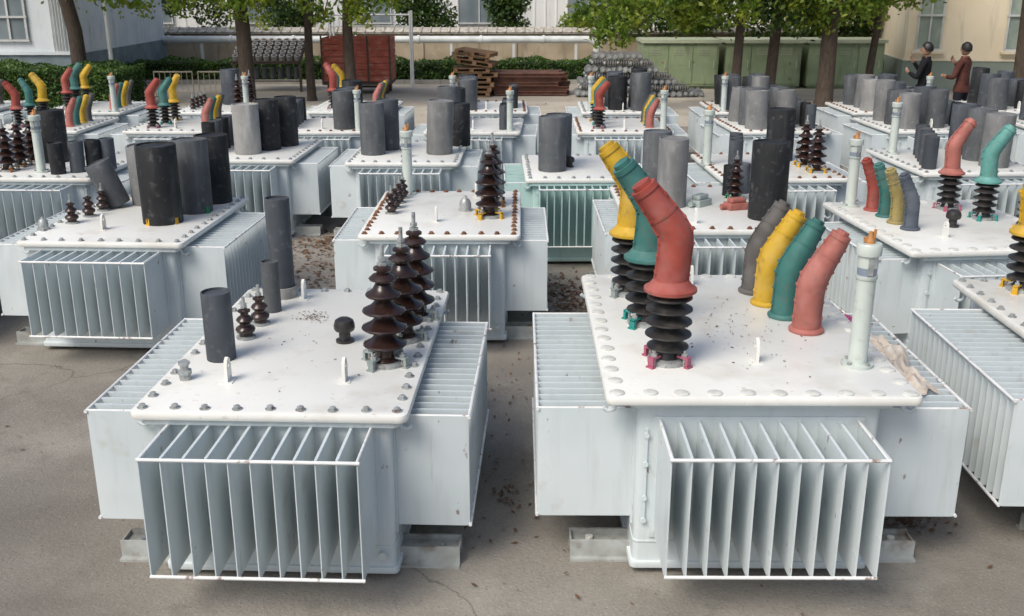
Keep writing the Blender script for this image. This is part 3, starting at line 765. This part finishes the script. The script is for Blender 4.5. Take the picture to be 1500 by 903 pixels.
# ------------------------------------------------------------ vegetation
bark=proc("dark_bark",(.045,.034,.025),(.085,.065,.05),7,rough=.95,stretch=(3,3,.8),bump=.6,bscale=22)
lf=proc("leaf_bright",(.18,.28,.03),(.09,.17,.022),1.7,rough=.5,trans=.45,layers=[((.32,.36,.04),2.4,.48,.64,(1,1,1),.8)])
lfd=proc("leaf_dark",(.065,.125,.024),(.03,.07,.016),1.7,rough=.55,trans=.35,layers=[((.15,.21,.03),3,.52,.66,(1,1,1),.75)])
hedgem=proc("hedge_leaf",(.07,.15,.022),(.035,.085,.015),3,rough=.5,trans=.25,layers=[((.14,.22,.03),6,.52,.68,(1,1,1),.65)])
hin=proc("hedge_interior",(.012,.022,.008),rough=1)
def tree(x,y,r,lean=(0,0),seed=1,fork=2.3,crown=2.0,n=5200,extra=(),mat=None,trunkh=3.4,low=2.5):
    rr=random.Random(seed)
    e=empty("camphor_tree",(x,y,0))
    m=MB()
    top=Vector((lean[0],lean[1],trunkh))
    pts=[Vector((0,0,-.05)),Vector((0,0,.15)),Vector((lean[0]*.2+rr.uniform(-.03,.03),0,.8)),Vector((lean[0]*.45+rr.uniform(-.05,.05),rr.uniform(-.05,.05),1.7)),Vector((lean[0]*.75,lean[1]*.7,2.6)),top,top+Vector((0,0,1.4)),top+Vector((.1,0,2.6))]
    m.sweep(pts,[r*1.5,r*1.12,r,r*.95,r*.88,r*.75,r*.4,r*.1],14,0)
    cl=[]
    for k in range(9):
        a=2*math.pi*k/9+rr.uniform(-.3,.3); z=fork+rr.uniform(0,1.3); s_=Vector((lean[0]*z/trunkh,lean[1]*z/trunkh,z))
        d=Vector((math.cos(a),math.sin(a),0)); ln=crown*rr.uniform(.6,1.0)
        e1=s_+d*ln*.45+Vector((0,0,.5)); e2=s_+d*ln+Vector((0,0,rr.uniform(.6,1.6)))
        m.sweep([s_,e1,e2],[r*.42,r*.25,r*.07],8,0)
        for q in range(6):
            t_=rr.uniform(.45,1.1); c=s_+(e2-s_)*t_+Vector((rr.gauss(0,.35),rr.gauss(0,.35),rr.gauss(0,.35)))
            c.z=max(c.z,low); cl.append((c,rr.uniform(.28,.55)))
    for k in range(16):
        a=rr.random()*6.28;q=crown*rr.random()*.8
        cl.append((top+Vector((math.cos(a)*q,math.sin(a)*q,rr.uniform(.5,2.6))),rr.uniform(.4,.7)))
    for (ex,ey,ez,er) in extra:
        c=Vector((ex-x,ey-y,ez)); s_=Vector((lean[0],lean[1],2.9)); mid=(s_+c)/2+Vector((0,0,.5))
        m.sweep([s_,mid,c],[r*.3,r*.14,.01],6,0)
        cl.append((c,er))
        cl.append((c+Vector((0,0,er*.8)),er))
    put("trunk",m.mesh("trunk",[bark],60),parent=e)
    m=MB()
    tot=sum(s_**1.5 for _,s_ in cl)
    for c,s_ in cl:
        for _ in range(int(n*s_**1.5/tot)+1):
            d=Vector((rr.gauss(0,1),rr.gauss(0,1),rr.gauss(0,.7)))
            m.leaf(c+d*s_*.55,rr.uniform(.09,.17),0,rr)
    put("foliage",m.mesh("foliage",[mat or lf],smooth=False),parent=e)
def drape(x0,x1,y,z0,z1,n,seed,e0=.2,e1=.36):
    q=random.Random(seed)
    return [(q.uniform(x0,x1),y+q.uniform(-.4,.4),q.uniform(z0,z1),q.uniform(e0,e1)) for _ in range(n)]
tree(-9.75,23.9,.17,(-.35,0),1,extra=drape(-8.9,-7.2,23.5,2.2,2.5,6,21),n=8000)
tree(-6.15,24.2,.175,(-.05,0),2,extra=drape(-7.7,-5.4,23.6,2.05,2.45,8,22),n=8500)
tree(-4.85,25.2,.10,(0,0),3,crown=1.5,n=4500,mat=lfd,extra=drape(-5.5,-4.4,24.8,2.1,2.5,4,31))
tree(-3.75,24.4,.125,(0,0),4,extra=drape(-4.6,-2.6,23.8,1.85,2.45,10,23),n=9500)
tree(5.15,24.1,.11,(.05,0),5,extra=[(1.6,22.6,2.15,.35),(2.0,22.5,1.8,.30),(2.3,22.6,2.2,.4),(1.5,22.8,1.95,.25),(2.7,22.8,2.0,.35),(3.1,22.8,2.3,.4),(1.9,22.4,1.6,.22),(2.35,22.4,1.55,.2)]+drape(3.2,5.5,23.4,1.85,2.5,9,24),n=15500)
tree(6.05,24.6,.13,(.1,0),6,mat=lfd,extra=drape(5.2,7.0,24,1.8,2.5,9,25),n=9500)
tree(7.2,24.0,.19,(.1,0),7,extra=drape(6.2,8.5,23.6,1.9,2.5,10,26),n=10000)
tree(8.55,25,.09,(0,0),8,crown=1.6,n=5500,extra=drape(7.8,9.6,24.6,1.8,2.5,7,27))
tree(11.3,23.2,.16,(-.1,0),9,crown=1.9,n=4200)
def mass(name,cl,n,size,mat,seed=1):
    rr=random.Random(seed); m=MB()
    vol=sum(a*b*c for _,(a,b,c) in cl)
    for (c,(a,b,d)) in cl:
        for _ in range(int(n*a*b*d/vol)+1):
            v=Vector((rr.gauss(0,1),rr.gauss(0,1),rr.gauss(0,1))).normalized()*(rr.random()**.4)
            m.leaf((c[0]+v.x*a,c[1]+v.y*b,c[2]+v.z*d),rr.uniform(.6,1.3)*size,0,rr)
    put(name,m.mesh(name,[mat],smooth=False))
rr=random.Random(5)
mass("distant_trees",[((rr.uniform(3.5,14),rr.uniform(31.2,33),rr.uniform(.9,4.2)),(rr.uniform(.7,1.3),.8,rr.uniform(.5,1.0))) for _ in range(40)],22000,.17,lfd,2)
mass("distant_trees",[((rr.uniform(3.2,11),rr.uniform(30.2,31.2),rr.uniform(1.5,3.0)),(rr.uniform(.4,.8),.4,rr.uniform(.25,.5))) for _ in range(26)],9500,.14,lf,12)
mass("roadside_shrub",[((rr.uniform(-13.5,-9.5),36.6,rr.uniform(1.6,3.2)),(.8,.5,.6)) for _ in range(6)],3500,.15,lfd,3)
mass("roadside_shrub",[((-7.8+rr.uniform(-.9,.9),36.6,rr.uniform(1.3,3.2)),(.7,.5,.6)) for _ in range(9)],4500,.15,lfd,8)
mass("roadside_shrub",[((-3.0+rr.uniform(-.7,.7),36.6,rr.uniform(.8,2.9)),(.55,.5,.6)) for _ in range(10)],4500,.15,lfd,4)
mass("roadside_shrub",[((-.05+rr.uniform(-.6,.6),36.6,rr.uniform(.8,2.8)),(.5,.5,.5)) for _ in range(9)],4000,.15,lfd,6)
mass("roadside_shrub",[((3.0+rr.uniform(-.9,.9),36.6,rr.uniform(.8,3.5)),(.7,.5,.6)) for _ in range(9)],4000,.15,lf,7)
def hedge(x0,x1,y0,y1,h,n,seed,size=.07):
    rr=random.Random(seed);m=MB()
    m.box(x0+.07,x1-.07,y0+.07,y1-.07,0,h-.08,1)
    for _ in range(n):
        f=rr.random()
        x=rr.uniform(x0,x1);y=rr.uniform(y0,y1);z=rr.uniform(.02,h)
        hh=h+.06*math.sin(x*3.1)+.04*math.sin(x*7.7+y*4)
        if f<.45: z=hh-abs(rr.gauss(0,.04))
        elif f<.85: y=y0+abs(rr.gauss(0,.05))
        elif f<.93: x=x1-abs(rr.gauss(0,.05))
        else: x=x0+abs(rr.gauss(0,.05))
        m.leaf((x,y,z),rr.uniform(.6,1.4)*size,0,rr,.6)
    put("hedge",m.mesh("hedge",[hedgem,hin],smooth=False))
hedge(-14,-8.6,22.6,24.6,.95,16000,1)
hedge(-16,2.5,29.5,30.6,.62,26000,2)
hedge(2.9,12,29.8,30.6,.6,8000,3)

# ------------------------------------------------------------ people
skin=proc("skin",(.36,.21,.14),rough=.5); hairm=proc("black_hair",(.012,.010,.009),rough=.5); lips=proc("lips",(.25,.09,.07))
def person(name,x,y,rz,jacket,trousers,armL,armR,h=1.0,headturn=0):
    e=empty(name,(x,y,0),rz); e.scale=(h,h,h)
    J=[('pel',(0,0,.94),.135,.105),('sp',(0,.005,1.12),.13,.10),('ch',(0,0,1.29),.155,.115),('nb',(0,.01,1.42),.085,.07),('nk',(0,-.005,1.50),.052,.055),
       ('ls',(.165,0,1.375),.068,.065),('le',armL[0],.05,.05),('lw',armL[1],.034,.034),
       ('rs',(-.165,0,1.375),.068,.065),('re',armR[0],.05,.05),('rw',armR[1],.034,.034),
       ('lh',(.09,0,.88),.098,.098),('lk',(.10,-.02,.49),.064,.068),('la',(.105,.02,.10),.045,.05),('lt',(.12,-.13,.045),.045,.04),
       ('rh',(-.09,0,.88),.098,.098),('rk',(-.10,-.01,.49),.064,.068),('ra',(-.105,.03,.10),.045,.05),('rt',(-.12,-.12,.045),.045,.04)]
    idx={j[0]:i for i,j in enumerate(J)}
    E=[('pel','sp'),('sp','ch'),('ch','nb'),('nb','nk'),('nb','ls'),('ls','le'),('le','lw'),('nb','rs'),('rs','re'),('re','rw'),('pel','lh'),('lh','lk'),('lk','la'),('la','lt'),('pel','rh'),('rh','rk'),('rk','ra'),('ra','rt')]
    me=bpy.data.meshes.new("b"); me.from_pydata([j[1] for j in J],[(idx[a],idx[b]) for a,b in E],[])
    o=bpy.data.objects.new("tmp",me); COL.objects.link(o)
    md=o.modifiers.new("s",'SKIN'); md.use_smooth_shade=True
    for i,j in enumerate(J):
        sv=me.skin_vertices[0].data[i]; sv.radius=(j[2],j[3]); sv.use_root=(j[0]=='pel')
    ms=o.modifiers.new("ss",'SUBSURF'); ms.levels=2; ms.render_levels=2
    dg=bpy.context.evaluated_depsgraph_get()
    nm=bpy.data.meshes.new_from_object(o.evaluated_get(dg)); bpy.data.objects.remove(o)
    nm.materials.clear()
    for mm in (jacket,trousers,skin,dark): nm.materials.append(mm)
    for p in nm.polygons:
        c=p.center; p.use_smooth=True
        p.material_index=3 if c.z<.10 else 1 if c.z<.90 and abs(c.x)<.24 and (Vector(armL[1])-c).length>.15 and (Vector(armR[1])-c).length>.15 else 2 if c.z>1.475 and abs(c.x)<.08 and (Vector(armR[1])-c).length>.1 else 0
    put("body",nm,parent=e)
    m=MB(); m.lathe([(.075,1.44),(.082,1.455),(.074,1.485),(.066,1.49)],seg=18,mat=0)
    m.sweep([(0,0,.86),(0,0,.90),(0,0,.98)],[.165,.17,.155],20,0,True,.82)
    for (el,wr,sd) in ((armL[0],armL[1],1),(armR[0],armR[1],-1)):
        el=Vector(el);wr=Vector(wr);d=(wr-el).normalized(); side=d.cross(Vector((0,1,0)) if abs(d.y)<.8 else Vector((0,0,1))).normalized(); nn=side.cross(d)
        m.sweep([wr-d*.01,wr+d*.03,wr+d*.075,wr+d*.09],[.027,.038,.04,.034],10,1,True,.5)
        for k,(off,ln) in enumerate(((-.028,.06),(-.010,.075),(.010,.07),(.027,.055))):
            b0=wr+d*.085+side*off; b1=b0+d*ln*.5+nn*.012; b2=b1+d*ln*.35+nn*.028
            m.sweep([b0,b1,b2],[.010,.009,.007],6,1)
        b0=wr+d*.03+side*(-.034); m.sweep([b0,b0+d*.03-side*.025,b0+d*.06-side*.03+nn*.01],[.012,.010,.008],6,1)
    put("hands_and_collar",m.mesh("hc",[jacket,skin],60),parent=e)
    m=MB()
    m.sphere((0,-.005,1.615),.074,.092,.112,0,20,14)
    m.sphere((0,-.035,1.545),.048,.05,.042,0,14,8)
    m.sweep([(0,-.088,1.63),(0,-.108,1.60),(0,-.112,1.592),(0,-.09,1.582)],[.008,.013,.014,.008],8,0)
    for s in (-1,1):
        m.sphere((s*.076,.005,1.608),.010,.022,.030,0,8,6)
        m.sphere((s*.03,-.088,1.622),.011,.008,.008,2,8,6)
        m.box(s*.03-.016,s*.03+.016,-.097,-.085,1.640,1.645,1)
    m.box(-.022,.022,-.092,-.08,1.556,1.562,3)
    vs=[];fs=[];nu,nv=20,9
    for i in range(nv+1):
        p=math.pi*.62*i/nv
        for k in range(nu):
            a=2*math.pi*k/nu; front=max(0,-math.sin(a))
            pp=p*(1-.46*front)
            q=1+.03*math.sin(a*5+i)
            vs.append((.086*q*max(math.sin(pp),.02)*math.cos(a),.002+.106*q*max(math.sin(pp),.02)*math.sin(a),1.622+.120*q*math.cos(pp)))
    for i in range(nv):
        for k in range(nu):
            a=i*nu+k;b=i*nu+(k+1)%nu; fs.append((a,a+nu,b+nu,b))
    fs.append(tuple(range(nu))); m.add(vs,fs,1)
    put("head",m.mesh("head",[skin,hairm,dark,lips],70),parent=e,rz=headturn)
jk=proc("black_jacket",(.008,.008,.010),(.014,.014,.017),6,rough=.85,spec=.2); jb=proc("maroon_jacket",(.11,.042,.032),(.075,.028,.022),6,rough=.85,spec=.2)
tr1=proc("dark_trousers",(.02,.02,.028),rough=.85,spec=.2)
person("standing_man",7.45,18.9,R(-125),jk,tr1,((.25,-.06,1.12),(.10,-.25,1.20)),((-.25,-.10,1.14),(-.10,-.24,1.38)),1.0,R(8))
person("standing_woman",8.15,18.9,R(-140),jb,tr1,((.25,-.05,1.12),(.12,-.25,1.12)),((-.24,-.12,1.15),(-.09,-.23,1.36)),1.0,R(-8))

# ------------------------------------------------------------ light, camera
w=bpy.data.worlds.new("World"); scene.world=w; w.use_nodes=True
nt=w.node_tree; bg=nt.nodes["Background"]
sky=nt.nodes.new("ShaderNodeTexSky"); sky.sky_type='NISHITA'; sky.sun_disc=False
EL,AZ=50,-138
sky.sun_elevation=R(EL); sky.sun_rotation=R(AZ); sky.air_density=1.0; sky.dust_density=4
nt.links.new(sky.outputs[0],bg.inputs[0]); bg.inputs[1].default_value=.15
sl=bpy.data.lights.new("sun",'SUN'); sl.energy=2.3; sl.angle=R(30); sl.color=(1,.95,.87)
so=bpy.data.objects.new("sun",sl); COL.objects.link(so)
d=Vector((math.sin(R(AZ))*math.cos(R(EL)),math.cos(R(AZ))*math.cos(R(EL)),math.sin(R(EL))))
so.rotation_euler=d.to_track_quat('Z','Y').to_euler(); so.location=d*30
cam=bpy.data.cameras.new("camera"); co=bpy.data.objects.new("camera",cam); COL.objects.link(co)
cam.lens=36; cam.sensor_width=36; cam.clip_end=2000; cam.clip_start=.05
cam.dof.use_dof=True; cam.dof.focus_distance=6.2; cam.dof.aperture_fstop=8.0
co.location=(0,0,2.8); co.rotation_euler=(R(90-17.78),0,0)
scene.camera=co
scene.view_settings.view_transform='Standard'; scene.view_settings.look='None'; scene.view_settings.exposure=0
